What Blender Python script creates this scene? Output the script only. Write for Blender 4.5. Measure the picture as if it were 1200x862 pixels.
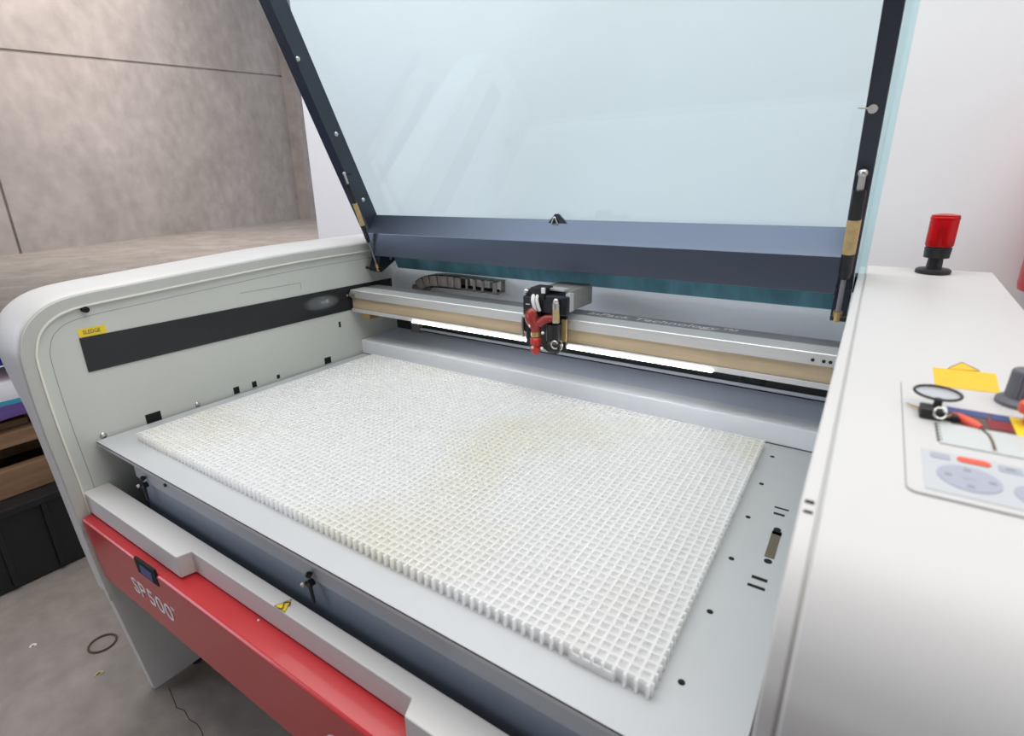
import bpy, bmesh, math, random
from mathutils import Vector, Matrix
random.seed(7)
for o in list(bpy.data.objects): bpy.data.objects.remove(o)
S = bpy.context.scene
ZO = 0.80            # machine coordinates have z = 0 at the top of the cutting grid; the floor is 0.80 m below

# ------------------------------------------------------------------ camera
F_PX, PITCH, YAW, ROLL = 626.27, 0.327202, -0.583981, -0.011029
CAM = Vector((1.37766, -1.21145, 0.54377))
def cam_axes():
    f0 = Vector((math.sin(YAW), math.cos(YAW), 0)); r0 = Vector((math.cos(YAW), -math.sin(YAW), 0)); u0 = Vector((0, 0, 1))
    fw = f0 * math.cos(PITCH) - u0 * math.sin(PITCH); up = u0 * math.cos(PITCH) + f0 * math.sin(PITCH)
    return r0 * math.cos(ROLL) + up * math.sin(ROLL), up * math.cos(ROLL) - r0 * math.sin(ROLL), fw
RT, UP, FW = cam_axes()
def at(px, py, axis, val):
    """point where the ray of a photo pixel meets the plane axis = val (machine coordinates)"""
    d = FW + RT * ((px - 600) / F_PX) - UP * ((py - 431) / F_PX)
    return CAM + d * ((val - CAM[axis]) / d[axis])
cd = bpy.data.cameras.new('camera'); cam = bpy.data.objects.new('camera', cd); S.collection.objects.link(cam)
cd.sensor_width = 36; cd.lens = F_PX / 1200 * 36; cd.clip_start = 0.02; cd.clip_end = 200
m = Matrix((RT, UP, -FW)).transposed().to_4x4(); m.translation = CAM + Vector((0, 0, ZO)); cam.matrix_world = m
cd.dof.use_dof = True; cd.dof.focus_distance = 1.55; cd.dof.aperture_fstop = 4.5
S.camera = cam
S.cycles.max_bounces = 16; S.cycles.diffuse_bounces = 10; S.cycles.transparent_max_bounces = 16

# ------------------------------------------------------------------ light
w = bpy.data.worlds.new('world'); S.world = w; w.use_nodes = True
w.node_tree.nodes['Background'].inputs[0].default_value = (0.88, 0.93, 1.0, 1)
w.node_tree.nodes['Background'].inputs[1].default_value = 0.75
def area(name, loc, size, power, rot=(0, 0, 0), col=(1, 1, 1)):
    l = bpy.data.lights.new(name, 'AREA'); l.shape = 'RECTANGLE'; l.size, l.size_y = size; l.energy = power; l.color = col
    o = bpy.data.objects.new(name, l); S.collection.objects.link(o); o.location = loc; o.rotation_euler = rot; return o
area('hall_light', (0.7, -0.62, 3.3), (4.8, 1.8), 86, col=(1, 0.985, 0.96))
area('hall_light', (-13.0, 6.0, 7.0), (8, 8), 650, rot=(0, 0.5, 0), col=(1, 0.93, 0.86))
def aim(o, p):
    o.rotation_euler = (Vector(p) - o.location).to_track_quat('-Z', 'Y').to_euler()
aim(area('daylight_gate', (-3.4, -4.3, 2.2), (2.6, 2.4), 88, col=(0.78, 0.86, 1.0)), (0.3, -0.8, 0.6))
S.view_settings.view_transform = 'Standard'; S.view_settings.look = 'None'
S.view_settings.exposure = 0.22; S.view_settings.gamma = 1.0; S.view_settings.use_curve_mapping = False

# ------------------------------------------------------------------ materials
def mat(name, col, rough=0.5, metal=0.0, var=0.0, vscale=6.0, bump=0.0, bscale=60.0, col2=None, coat=0.0, stretch=None, spec=None):
    mt = bpy.data.materials.new(name); mt.use_nodes = True; nt = mt.node_tree; b = nt.nodes['Principled BSDF']
    b.inputs['Base Color'].default_value = (*col, 1); b.inputs['Roughness'].default_value = rough; b.inputs['Metallic'].default_value = metal
    b.inputs['Coat Weight'].default_value = coat
    if spec is not None: b.inputs['Specular IOR Level'].default_value = spec
    tc = nt.nodes.new('ShaderNodeTexCoord'); vec = tc.outputs['Object']
    if stretch:
        mp = nt.nodes.new('ShaderNodeMapping'); mp.inputs['Scale'].default_value = stretch; nt.links.new(vec, mp.inputs[0]); vec = mp.outputs[0]
    if var or col2:
        n = nt.nodes.new('ShaderNodeTexNoise'); n.inputs['Scale'].default_value = vscale; n.inputs['Detail'].default_value = 6; n.inputs['Roughness'].default_value = 0.6
        nt.links.new(vec, n.inputs['Vector'])
        cr = nt.nodes.new('ShaderNodeValToRGB'); c2 = col2 or tuple(c * (1 - var) for c in col)
        cr.color_ramp.elements[0].position = 0.33; cr.color_ramp.elements[0].color = (*c2, 1)
        cr.color_ramp.elements[1].position = 0.66; cr.color_ramp.elements[1].color = (*col, 1)
        nt.links.new(n.outputs['Fac'], cr.inputs[0]); nt.links.new(cr.outputs[0], b.inputs['Base Color'])
    if bump:
        n2 = nt.nodes.new('ShaderNodeTexNoise'); n2.inputs['Scale'].default_value = bscale; n2.inputs['Detail'].default_value = 4
        nt.links.new(vec, n2.inputs['Vector'])
        bp = nt.nodes.new('ShaderNodeBump'); bp.inputs['Strength'].default_value = bump; bp.inputs['Distance'].default_value = 0.01
        nt.links.new(n2.outputs['Fac'], bp.inputs['Height']); nt.links.new(bp.outputs[0], b.inputs['Normal'])
    return mt
def emis(name, col, s):
    mt = mat(name, col); b = mt.node_tree.nodes['Principled BSDF']; b.inputs['Emission Color'].default_value = (*col, 1); b.inputs['Emission Strength'].default_value = s; return mt
def glass(name, tint, refl=0.04, rough=0.03):
    mt = bpy.data.materials.new(name); mt.use_nodes = True; nt = mt.node_tree; nt.nodes.clear()
    out = nt.nodes.new('ShaderNodeOutputMaterial'); mx = nt.nodes.new('ShaderNodeMixShader'); t = nt.nodes.new('ShaderNodeBsdfTransparent'); g = nt.nodes.new('ShaderNodeBsdfGlossy')
    t.inputs[0].default_value = (*tint, 1); g.inputs['Roughness'].default_value = rough; g.inputs[0].default_value = (0.9, 0.97, 1, 1)
    lw = nt.nodes.new('ShaderNodeLayerWeight'); lw.inputs[0].default_value = 0.5; pw = nt.nodes.new('ShaderNodeMath'); pw.operation = 'POWER'; pw.inputs[1].default_value = 5.0
    ma = nt.nodes.new('ShaderNodeMath'); ma.operation = 'MULTIPLY_ADD'; ma.inputs[1].default_value = 1 - refl; ma.inputs[2].default_value = refl
    nt.links.new(lw.outputs['Facing'], pw.inputs[0]); nt.links.new(pw.outputs[0], ma.inputs[0]); nt.links.new(ma.outputs[0], mx.inputs[0]); nt.links.new(t.outputs[0], mx.inputs[1]); nt.links.new(g.outputs[0], mx.inputs[2]); nt.links.new(mx.outputs[0], out.inputs[0])
    return mt
M = {}
M['white'] = mat('white_powder_coat', (0.595, 0.59, 0.585), 0.42, spec=0.4, bump=0.02, bscale=400)
M['panel'] = mat('pale_grey_green_panel', (0.585, 0.60, 0.56), 0.4, var=0.05, vscale=3, bump=0.015, bscale=300)
M['rim'] = mat('grey_rim', (0.50, 0.505, 0.475), 0.4)
M['seal'] = mat('cream_seal', (0.80, 0.78, 0.70), 0.45)
M['plate'] = mat('zinc_plate', (0.53, 0.545, 0.56), 0.42, metal=0.15, var=0.05, vscale=4)
M['tray'] = mat('blue_grey_tray', (0.30, 0.355, 0.43), 0.42, metal=0.2, var=0.1, vscale=5)
M['traylip'] = mat('grey_tray_lip', (0.42, 0.45, 0.49), 0.4, metal=0.3)
M['black'] = mat('satin_black', (0.012, 0.013, 0.016), 0.4, var=0.2, vscale=8)
M['dark'] = mat('dark_cavity', (0.03, 0.032, 0.034), 0.6)
M['hole'] = mat('black_hole', (0.006, 0.006, 0.007), 0.9)
M['backpanel'] = mat('pale_blue_grey_panel', (0.86, 0.89, 0.93), 0.4)
M['shelf'] = mat('blue_grey_shelf', (0.70, 0.76, 0.88), 0.4)
M['lidmetal'] = mat('blue_black_lid_frame', (0.115, 0.14, 0.195), 0.33, metal=0.75, coat=0.1, bump=0.05, bscale=700)
M['lidbar'] = mat('blue_black_side_bar', (0.035, 0.044, 0.062), 0.35, metal=0.4, coat=0.1)
M['red'] = mat('red_powder_coat', (0.50, 0.022, 0.028), 0.3, coat=0.15, bump=0.02, bscale=500)
M['letter'] = mat('white_print', (0.85, 0.84, 0.86), 0.5)
M['alu'] = mat('brushed_aluminium', (0.76, 0.76, 0.76), 0.34, metal=0.45, var=0.08, vscale=12, stretch=(0.3, 8, 8))
M['aludark'] = mat('grey_anodised', (0.24, 0.245, 0.265), 0.4, metal=0.2, var=0.06, vscale=10, stretch=(0.3, 8, 8))
M['brass'] = mat('tan_belt_band', (0.60, 0.47, 0.31), 0.5, var=0.22, vscale=9, stretch=(0.4, 6, 6))
M['led'] = emis('led_strip', (1, 0.99, 0.96), 8.0)
M['chain'] = mat('grey_brown_chain', (0.52, 0.46, 0.41), 0.5, var=0.5, vscale=30)
M['steel'] = mat('bright_steel', (0.62, 0.61, 0.58), 0.28, metal=0.9)
M['motor'] = mat('motor_grey', (0.36, 0.35, 0.33), 0.45, metal=0.35, var=0.12, vscale=20)
M['redbrown'] = mat('dark_red_anodised', (0.33, 0.035, 0.03), 0.33, coat=0.2)
M['redbright'] = mat('red_nozzle', (0.55, 0.04, 0.03), 0.35)
M['navy'] = mat('navy_black_block', (0.010, 0.012, 0.022), 0.3, coat=0.2)
M['wht'] = mat('white_plastic', (0.85, 0.85, 0.84), 0.4)
M['gold'] = mat('brass_fitting', (0.55, 0.38, 0.16), 0.35, metal=0.7)
M['sticker'] = mat('tan_sticker', (0.62, 0.44, 0.20), 0.6, var=0.3, vscale=60)
M['yellow'] = mat('yellow_label', (0.85, 0.62, 0.03), 0.5)
M['note'] = mat('amber_note', (0.90, 0.52, 0.03), 0.6, var=0.12, vscale=30, stretch=(1, 6, 1))
M['keyblue'] = mat('pale_lilac_print', (0.36, 0.38, 0.46), 0.5)
M['keypad'] = mat('keypad_grey', (0.50, 0.525, 0.55), 0.4)
M['panelwhite'] = mat('control_panel_white', (0.585, 0.58, 0.575), 0.35)
M['line'] = mat('grey_line', (0.28, 0.28, 0.28), 0.6)
M['btnred'] = mat('orange_red_button', (0.75, 0.10, 0.05), 0.45)
M['blue'] = mat('navy_blue_print', (0.05, 0.075, 0.22), 0.5)
M['maroon'] = mat('maroon_print', (0.22, 0.02, 0.025), 0.5)
M['brownp'] = mat('dark_brown_print', (0.10, 0.07, 0.06), 0.5)
M['lcd'] = mat('pale_display', (0.55, 0.59, 0.585), 0.25)
M['knob'] = mat('slate_grey_knob', (0.12, 0.125, 0.145), 0.5)
M['bred'] = None
def beacon_mat():
    mt = mat('red_beacon_dome', (0.75, 0.008, 0.012), 0.18); b = mt.node_tree.nodes['Principled BSDF']
    b.inputs['Transmission Weight'].default_value = 0.45; b.inputs['IOR'].default_value = 1.3; return mt
M['bred'] = beacon_mat()
M['wood'] = mat('pallet_wood', (0.28, 0.165, 0.09), 0.7, var=0.4, vscale=4, bump=0.1, bscale=20, stretch=(6, 0.7, 6))
M['rubber'] = mat('rubber_black', (0.02, 0.02, 0.02), 0.6)
M['teal'] = mat('teal_acrylic_edge', (0.20, 0.48, 0.58), 0.15, var=0.5, vscale=3, stretch=(3, 1, 1))
M['glass'] = glass('lid_glass', (0.90, 0.967, 0.985))
M['lens'] = glass('loupe_lens', (0.93, 0.95, 0.97))
M['glassedge'] = glass('pale_green_glass_edge', (0.90, 0.965, 0.965))
def acrylic():
    mt = bpy.data.materials.new('white_acrylic'); mt.use_nodes = True; nt = mt.node_tree; nt.nodes.clear()
    out = nt.nodes.new('ShaderNodeOutputMaterial'); mx = nt.nodes.new('ShaderNodeMixShader'); mx.inputs[0].default_value = 0.58
    p = nt.nodes.new('ShaderNodeBsdfPrincipled'); t = nt.nodes.new('ShaderNodeBsdfTranslucent')
    geo = nt.nodes.new('ShaderNodeNewGeometry'); n = nt.nodes.new('ShaderNodeTexNoise'); n.inputs['Scale'].default_value = 2.3; n.inputs['Detail'].default_value = 4
    nt.links.new(geo.outputs['Position'], n.inputs['Vector'])
    cr = nt.nodes.new('ShaderNodeValToRGB'); cr.color_ramp.elements[0].position = 0.5; cr.color_ramp.elements[0].color = (0.985, 0.985, 0.985, 1)
    cr.color_ramp.elements[1].position = 0.72; cr.color_ramp.elements[1].color = (0.96, 0.952, 0.90, 1)
    nt.links.new(n.outputs['Fac'], cr.inputs[0]); nt.links.new(cr.outputs[0], p.inputs['Base Color']); nt.links.new(cr.outputs[0], t.inputs[0])
    p.inputs['Roughness'].default_value = 0.4
    nt.links.new(p.outputs[0], mx.inputs[1]); nt.links.new(t.outputs[0], mx.inputs[2]); nt.links.new(mx.outputs[0], out.inputs[0]); return mt
M['acrylic'] = acrylic()
def concrete(name, a, b, c, scale=0.35, bump=0.25, fine=9.0, rough=0.8):
    mt = bpy.data.materials.new(name); mt.use_nodes = True; nt = mt.node_tree; p = nt.nodes['Principled BSDF']; p.inputs['Roughness'].default_value = rough
    geo = nt.nodes.new('ShaderNodeNewGeometry'); n = nt.nodes.new('ShaderNodeTexNoise'); n.inputs['Scale'].default_value = scale; n.inputs['Detail'].default_value = 8; n.inputs['Roughness'].default_value = 0.62
    n.inputs['Distortion'].default_value = 0.6
    nt.links.new(geo.outputs['Position'], n.inputs['Vector'])
    cr = nt.nodes.new('ShaderNodeValToRGB'); e = cr.color_ramp.elements; e[0].position = 0.30; e[0].color = (*a, 1); e[1].position = 0.70; e[1].color = (*c, 1)
    k = e.new(0.5); k.color = (*b, 1)
    n2 = nt.nodes.new('ShaderNodeTexNoise'); n2.inputs['Scale'].default_value = fine; n2.inputs['Detail'].default_value = 6; nt.links.new(geo.outputs['Position'], n2.inputs['Vector'])
    mr = nt.nodes.new('ShaderNodeMapRange'); mr.inputs[1].default_value = 0.3; mr.inputs[2].default_value = 0.7; mr.inputs[3].default_value = 0.86; mr.inputs[4].default_value = 1.08
    nt.links.new(n2.outputs['Fac'], mr.inputs[0])
    mul = nt.nodes.new('ShaderNodeMix'); mul.data_type = 'RGBA'; mul.blend_type = 'MULTIPLY'; mul.inputs[0].default_value = 1
    nt.links.new(n.outputs['Fac'], cr.inputs[0]); nt.links.new(cr.outputs[0], mul.inputs[6]); nt.links.new(mr.outputs[0], mul.inputs[7]); nt.links.new(mul.outputs[2], p.inputs['Base Color'])
    bp = nt.nodes.new('ShaderNodeBump'); bp.inputs['Strength'].default_value = bump; bp.inputs['Distance'].default_value = 0.02; nt.links.new(n2.outputs['Fac'], bp.inputs['Height']); nt.links.new(bp.outputs[0], p.inputs['Normal'])
    return mt
M['concwall'] = concrete('precast_concrete', (0.305, 0.27, 0.254), (0.352, 0.31, 0.293), (0.40, 0.354, 0.336), 0.45, 0.3, 2.5)
M['floor'] = concrete('concrete_floor', (0.23, 0.20, 0.178), (0.30, 0.265, 0.24), (0.375, 0.335, 0.308), 1.6, 0.15, 16, 0.6)
M['wallwhite'] = mat('white_painted_wall', (0.90, 0.895, 0.905), 0.7, var=0.02, vscale=2, bump=0.03, bscale=80)

# ------------------------------------------------------------------ mesh helpers (machine coordinates)
def B(): return bmesh.new()
def box(bm, x0, x1, y0, y1, z0, z1, bev=0.0, seg=2):
    t = bmesh.new(); vs = [t.verts.new((x, y, z)) for x in (x0, x1) for y in (y0, y1) for z in (z0, z1)]
    for f in ((0, 1, 3, 2), (4, 6, 7, 5), (0, 4, 5, 1), (2, 3, 7, 6), (0, 2, 6, 4), (1, 5, 7, 3)): t.faces.new([vs[i] for i in f])
    if bev: bmesh.ops.bevel(t, geom=t.edges[:], offset=bev, segments=seg, affect='EDGES', profile=0.5)
    join(bm, t); return bm
def join(bm, t):
    mp = {v: bm.verts.new(v.co) for v in t.verts}
    for f in t.faces:
        try:
            nf = bm.faces.new([mp[v] for v in f.verts]); nf.smooth = f.smooth
        except ValueError: pass
    t.free()
def prism(bm, prof, x0, x1, axis=0, bev=0.0):
    """extrude a polygon along an axis: axis 0 takes (y,z), axis 1 (x,z), axis 2 (x,y)"""
    def pt(a, b, c): return ((c, a, b), (a, c, b), (a, b, c))[axis]
    t = bmesh.new(); A = [t.verts.new(pt(*p, x0)) for p in prof]; C = [t.verts.new(pt(*p, x1)) for p in prof]; n = len(prof)
    t.faces.new(A); t.faces.new(C[::-1])
    for i in range(n): t.faces.new((A[i], C[i], C[(i + 1) % n], A[(i + 1) % n]))
    bmesh.ops.recalc_face_normals(t, faces=t.faces[:])
    if bev: bmesh.ops.bevel(t, geom=t.edges[:], offset=bev, segments=2, affect='EDGES', profile=0.5)
    join(bm, t); return bm
def cyl(bm, p0, p1, r, r2=None, seg=20, cap=True):
    p0, p1 = Vector(p0), Vector(p1); r2 = r if r2 is None else r2; d = (p1 - p0).normalized()
    a = d.orthogonal().normalized(); b = d.cross(a); t = bmesh.new()
    R0 = [t.verts.new(p0 + (a * math.cos(2 * math.pi * i / seg) + b * math.sin(2 * math.pi * i / seg)) * r) for i in range(seg)]
    R1 = [t.verts.new(p1 + (a * math.cos(2 * math.pi * i / seg) + b * math.sin(2 * math.pi * i / seg)) * r2) for i in range(seg)]
    for i in range(seg): t.faces.new((R0[i], R0[(i + 1) % seg], R1[(i + 1) % seg], R1[i])).smooth = True
    if cap: t.faces.new(R0[::-1]); t.faces.new(R1)
    join(bm, t); return bm
def lathe(bm, base, axis, prof, seg=28):
    """prof: list of (radius, height along axis)"""
    base = Vector(base); d = Vector(axis).normalized(); a = d.orthogonal().normalized(); b = d.cross(a); t = bmesh.new(); rings = []
    for r, h in prof:
        rings.append([t.verts.new(base + d * h + (a * math.cos(2 * math.pi * i / seg) + b * math.sin(2 * math.pi * i / seg)) * max(r, 1e-5)) for i in range(seg)])
    for k in range(len(rings) - 1):
        for i in range(seg): t.faces.new((rings[k][i], rings[k][(i + 1) % seg], rings[k + 1][(i + 1) % seg], rings[k + 1][i])).smooth = True
    t.faces.new(rings[0][::-1]); t.faces.new(rings[-1]); join(bm, t); return bm
def tube(bm, pts, r, seg=10, closed=False):
    pts = [Vector(p) for p in pts]; n = len(pts); t = bmesh.new(); rings = []; prev = None
    for i, p in enumerate(pts):
        d = (pts[(i + 1) % n] - pts[i - 1]) if closed or 0 < i < n - 1 else (pts[1] - pts[0] if i == 0 else pts[-1] - pts[-2])
        d.normalize(); a = d.orthogonal().normalized() if prev is None else (prev - d * prev.dot(d)).normalized(); prev = a; b = d.cross(a)
        rr = r[i] if isinstance(r, (list, tuple)) else r
        rings.append([t.verts.new(p + (a * math.cos(2 * math.pi * j / seg) + b * math.sin(2 * math.pi * j / seg)) * rr) for j in range(seg)])
    for k in range(n if closed else n - 1):
        for j in range(seg): t.faces.new((rings[k][j], rings[k][(j + 1) % seg], rings[(k + 1) % n][(j + 1) % seg], rings[(k + 1) % n][j])).smooth = True
    if not closed: t.faces.new(rings[0][::-1]); t.faces.new(rings[-1])
    join(bm, t); return bm
def ball(bm, c, r, sc=(1, 1, 1), u=16, v=10):
    t = bmesh.new(); bmesh.ops.create_uvsphere(t, u_segments=u, v_segments=v, radius=r)
    for vv in t.verts: vv.co = Vector((vv.co.x * sc[0], vv.co.y * sc[1], vv.co.z * sc[2])) + Vector(c)
    for f in t.faces: f.smooth = True
    join(bm, t); return bm
def poly(bm, pts):
    bm.faces.new([bm.verts.new(p) for p in pts]); return bm
def smooth_path(pts, n=6):
    P = [Vector(p) for p in pts]; out = []
    for i in range(len(P) - 1):
        a, b, c, d = P[max(i - 1, 0)], P[i], P[i + 1], P[min(i + 2, len(P) - 1)]
        for k in range(n):
            t = k / n; out.append(0.5 * ((2 * b) + (c - a) * t + (2 * a - 5 * b + 4 * c - d) * t * t + (3 * b - a - 3 * c + d) * t ** 3))
    return out + [P[-1]]
WL = {}
def link(name, me, parent, wl):
    o = bpy.data.objects.new(name, me); S.collection.objects.link(o)
    o.location = wl - (WL[parent.name] if parent else Vector())
    if parent: o.parent = parent
    WL[o.name] = wl; return o
def obj(name, bm, mt, parent=None, label=None, bev=0.0, recalc=True):
    if recalc: bmesh.ops.recalc_face_normals(bm, faces=bm.faces[:])
    lo = Vector([min(v.co[i] for v in bm.verts) for i in range(3)]); hi = Vector([max(v.co[i] for v in bm.verts) for i in range(3)])
    c = Vector(((lo.x + hi.x) / 2, (lo.y + hi.y) / 2, lo.z))
    for v in bm.verts: v.co -= c
    for f in bm.faces: f.smooth = True
    me = bpy.data.meshes.new(name); bm.to_mesh(me); bm.free(); me.set_sharp_from_angle(angle=math.radians(32)); me.materials.append(M[mt] if isinstance(mt, str) else mt)
    o = link(name, me, parent, c + Vector((0, 0, ZO)))
    if label: o['label'] = label
    if bev:
        md = o.modifiers.new('bevel', 'BEVEL'); md.width = bev; md.segments = 2; md.limit_method = 'ANGLE'; md.harden_normals = True
    else:
        md = o.modifiers.new('weighted_normal', 'WEIGHTED_NORMAL'); md.weight = 100; md.keep_sharp = True
    return o
def empty(name, loc, label, cat, group=None):
    o = bpy.data.objects.new(name, None); S.collection.objects.link(o); o.empty_display_size = 0.05
    o.location = Vector(loc) + Vector((0, 0, ZO)); WL[o.name] = o.location.copy(); tag(o, label, cat, group); return o
def tag(o, label, cat, group=None):
    o['label'] = label; o['category'] = cat
    if group: o['group'] = group
    return o
def structure(o, label=None):
    o['kind'] = 'structure'
    if label: o['label'] = label
    return o
def text_obj(name, s, size, mt, parent, origin, xdir, ydir, extrude=0.0004, shear=0.0, width=None):
    """flat lettering laid on a surface; width fits the line to a length"""
    cu = bpy.data.curves.new(name, 'FONT'); cu.body = s; cu.size = size; cu.extrude = extrude; cu.shear = shear; cu.resolution_u = 3
    to = bpy.data.objects.new('tmp', cu); S.collection.objects.link(to); bpy.context.view_layer.update()
    me = bpy.data.meshes.new_from_object(to.evaluated_get(bpy.context.evaluated_depsgraph_get())); bpy.data.objects.remove(to)
    w0 = max(v.co.x for v in me.vertices) - min(v.co.x for v in me.vertices); sx = (width / w0) if width else 1
    X, Y = Vector(xdir).normalized(), Vector(ydir).normalized(); Z = X.cross(Y); x0 = min(v.co.x for v in me.vertices)
    c = Vector(origin)
    for v in me.vertices:
        p = v.co.copy(); v.co = X * ((p.x - x0) * sx) + Y * p.y + Z * p.z
    me.materials.append(M[mt]); return link(name, me, parent, c + Vector((0, 0, ZO)))

# ------------------------------------------------------------------ the setting
FZ = -0.80
bm = B(); box(bm, -60, 8, -14, 75, FZ - 0.2, FZ)
floor = structure(obj('floor', bm, 'floor'), 'grey concrete hall floor')
bm = B(); box(bm, -0.884, -0.879, -7.9, 39, FZ - 0.01, FZ + 0.0006); obj('floor_joint', bm, mat('joint_filler', (0.30, 0.28, 0.25), 0.8), floor)
crack = [at(x, y, 2, FZ) for x, y in ((198, 806), (203, 818), (207, 829), (216, 832), (222, 843), (231, 848), (236, 856), (240, 868), (252, 884))]
bm = B(); tube(bm, [c + Vector((0, 0, 0.0002)) for c in crack], 0.0008, 5); obj('crack', bm, 'hole', floor)
# white wall behind the machine; it ends at a free edge on one side
bm = B(); box(bm, -0.87, 6, 0.50, 0.72, FZ, 3.2); structure(obj('wall_back', bm, 'wallwhite'), 'smooth white painted wall behind the laser cutter')
bm = B(); box(bm, -12, 8, -5.2, -5.0, FZ, 4.6); structure(obj('unseen_wall_front', bm, 'concwall'), 'added unseen concrete wall behind the photographer')  # unseen wall, added to cut ambient light from the front
bm = B(); box(bm, -9, 8, -5.2, 0.72, 4.6, 4.8); structure(obj('ceiling', bm, mat('grey_ceiling', (0.45, 0.45, 0.45), 0.8)), 'added unseen plain grey ceiling')  # unseen ceiling, added so the front faces get less ambient light
# far precast concrete wall of the hall: slabs with recessed joints
A0 = Vector((-14.936, 3.036, FZ)); WD = Vector((-0.47506, 0.87995, 0)); WN = Vector((0.87995, 0.47506, 0))
def wpt(s, z, d=0.0): p = A0 + WD * s + WN * d; return Vector((p.x, p.y, z))
def slab(bm, s0, s1, zb0, zb1, zt0, zt1, d0, d1):
    v = [bm.verts.new(wpt(s, z, d)) for d in (d0, d1) for s, z in ((s0, zb0), (s1, zb1), (s1, zt1), (s0, zt0))]
    for f in ((0, 1, 2, 3), (4, 7, 6, 5), (0, 4, 5, 1), (1, 5, 6, 2), (2, 6, 7, 3), (3, 7, 4, 0)): bm.faces.new([v[i] for i in f])
    return bm
bm = B(); slab(bm, -18, 70, FZ, FZ, 11, 11, -0.4, -0.06); wl = structure(obj('wall_left', bm, 'concwall'), 'bare precast concrete hall wall with panel joints')
def jz(s): return 3.40 + 0.132 * s
bm = B(); slab(bm, 0.03, 70, FZ, FZ, jz(0.03) - 0.03, jz(70) - 0.03, -0.06, 0.0); obj('concrete_panel', bm, 'concwall', wl)
bm = B(); slab(bm, 0.03, 70, jz(0.03) + 0.03, jz(70) + 0.03, 15, 15, -0.06, 0.0); obj('concrete_panel', bm, 'concwall', wl)
bm = B(); slab(bm, -18, -0.03, FZ, FZ, 11, 11, -0.06, -0.015); obj('concrete_panel', bm, 'concwall', wl)
bm = B(); slab(bm, 14.0, 19, FZ, FZ, 11, 11, 0.0, 0.55); obj('pilaster', bm, 'concwall', wl)

# ------------------------------------------------------------------ the laser cutter
LC = empty('laser_cutter', (0.65, -0.3, FZ), 'large white and red laser cutting machine with its lid open', 'machine')
OUT = [(0.30, 0.366), (0.10, 0.364), (-0.20, 0.358), (-0.44, 0.345), (-0.65, 0.332), (-0.737, 0.3265), (-0.79, 0.3185), (-0.828, 0.302), (-0.860, 0.272), (-0.878, 0.232), (-0.885, 0.185),
       (-0.884, 0.05), (-0.877, -0.10), (-0.866, -0.33)]
LEG = [(-0.822, -0.785), (-0.60, -0.785), (-0.60, -0.74), (0.08, -0.74), (0.08, -0.785), (0.30, -0.785)]
def fine_round(prof, i0, i1, n=5):
    mid = [(*p, 0) for p in prof[i0:i1 + 1]]; sm = [(v.x, v.y) for v in smooth_path(mid, n)]; return prof[:i0] + sm + prof[i1 + 1:]
OUT = fine_round(OUT, 0, 13, 4)
bm = B(); HB = OUT[:-1] + [(-0.860, -0.42), (0.30, -0.42)]
def inset(prof, d):
    out = []
    for i, p in enumerate(prof):
        a = Vector(prof[max(i - 1, 0)]); b = Vector(prof[min(i + 1, len(prof) - 1)]); t = (b - a).normalized(); out.append((p[0] - t.y * d, p[1] + t.x * d))
    return out
sgn = -1 if inset([(0.0, 0.0), (-1.0, 0.0)], 1.0)[0][1] > 0 else 1
st = []
for x, dz in ((-0.095, 0.0), (-0.100, 0.004), (-0.125, 0.009), (-0.155, 0.014), (-0.185, 0.017), (-0.222, 0.016), (-0.232, 0.010)):
    ring = []
    for (y, z), (yo, zo) in zip(HB, inset(HB, -sgn * dz)):
        k = min(1.0, max(0.15, (z - 0.05) / 0.24)) * (0.75 + 0.25 * min(1.0, max(0.0, (y + 0.8) / 0.5))); wx = min(1.0, max(0.35, 0.35 + 0.65 * (z - 0.05) / 0.23))
        ring.append(bm.verts.new((-0.095 + (x + 0.095) * wx, y + (yo - y) * k if z < 0.35 else y, z + (zo - z) * k)))
    st.append(ring)
for a_, b_ in zip(st, st[1:]):
    for k in range(len(HB)): bm.faces.new((a_[k], b_[k], b_[(k + 1) % len(HB)], a_[(k + 1) % len(HB)])).smooth = True
bm.faces.new(st[0]); bm.faces.new(st[-1][::-1])
h1 = obj('side_housing', bm, 'white', LC, 'white side housing with rounded front corner', bev=0.003)
bm = B(); prism(bm, [(-0.858, -0.418)] + LEG + [(0.30, -0.418)], -0.128, -0.0955); obj('side_leg', bm, 'white', h1, 'white plate leg under the side housing', bev=0.002)
for yy in (-0.70, 0.19):
    bm = B(); cyl(bm, (-0.112, yy, FZ), (-0.112, yy, -0.783), 0.014); obj('levelling_foot', bm, 'rubber', h1)
# inner rim (grey band), recessed panel and cream seal
def strip(bm, pa, pb, x0, x1):
    """band between two open profiles, with thickness x0..x1"""
    n = len(pa); V = [[bm.verts.new((x, *p)) for p in q] for x in (x0, x1) for q in (pa, pb)]
    for i in range(n - 1):
        bm.faces.new((V[0][i], V[0][i + 1], V[1][i + 1], V[1][i])); bm.faces.new((V[2][i], V[3][i], V[3][i + 1], V[2][i + 1]))
        bm.faces.new((V[0][i], V[2][i], V[2][i + 1], V[0][i + 1])); bm.faces.new((V[1][i], V[1][i + 1], V[3][i + 1], V[3][i]))
    for i in (0, n - 1): bm.faces.new((V[0][i], V[1][i], V[3][i], V[2][i]))
    return bm
RIMP = [p for p in OUT if p[0] < 0.26 and p[1] > -0.12] + [(-0.873, -0.23)]
R0, R1, R2, R3 = inset(RIMP, sgn * 0.002), inset(RIMP, sgn * 0.025), inset(RIMP, sgn * 0.029), inset(RIMP, sgn * 0.052)
bm = B(); strip(bm, R0, R1, -0.096, -0.0865); obj('rim', bm, 'rim', h1, 'grey inner rim of the side housing')
bm = B(); strip(bm, R1, R2, -0.096, -0.084); obj('edge_seal', bm, 'seal', h1, 'cream edge seal')
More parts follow.
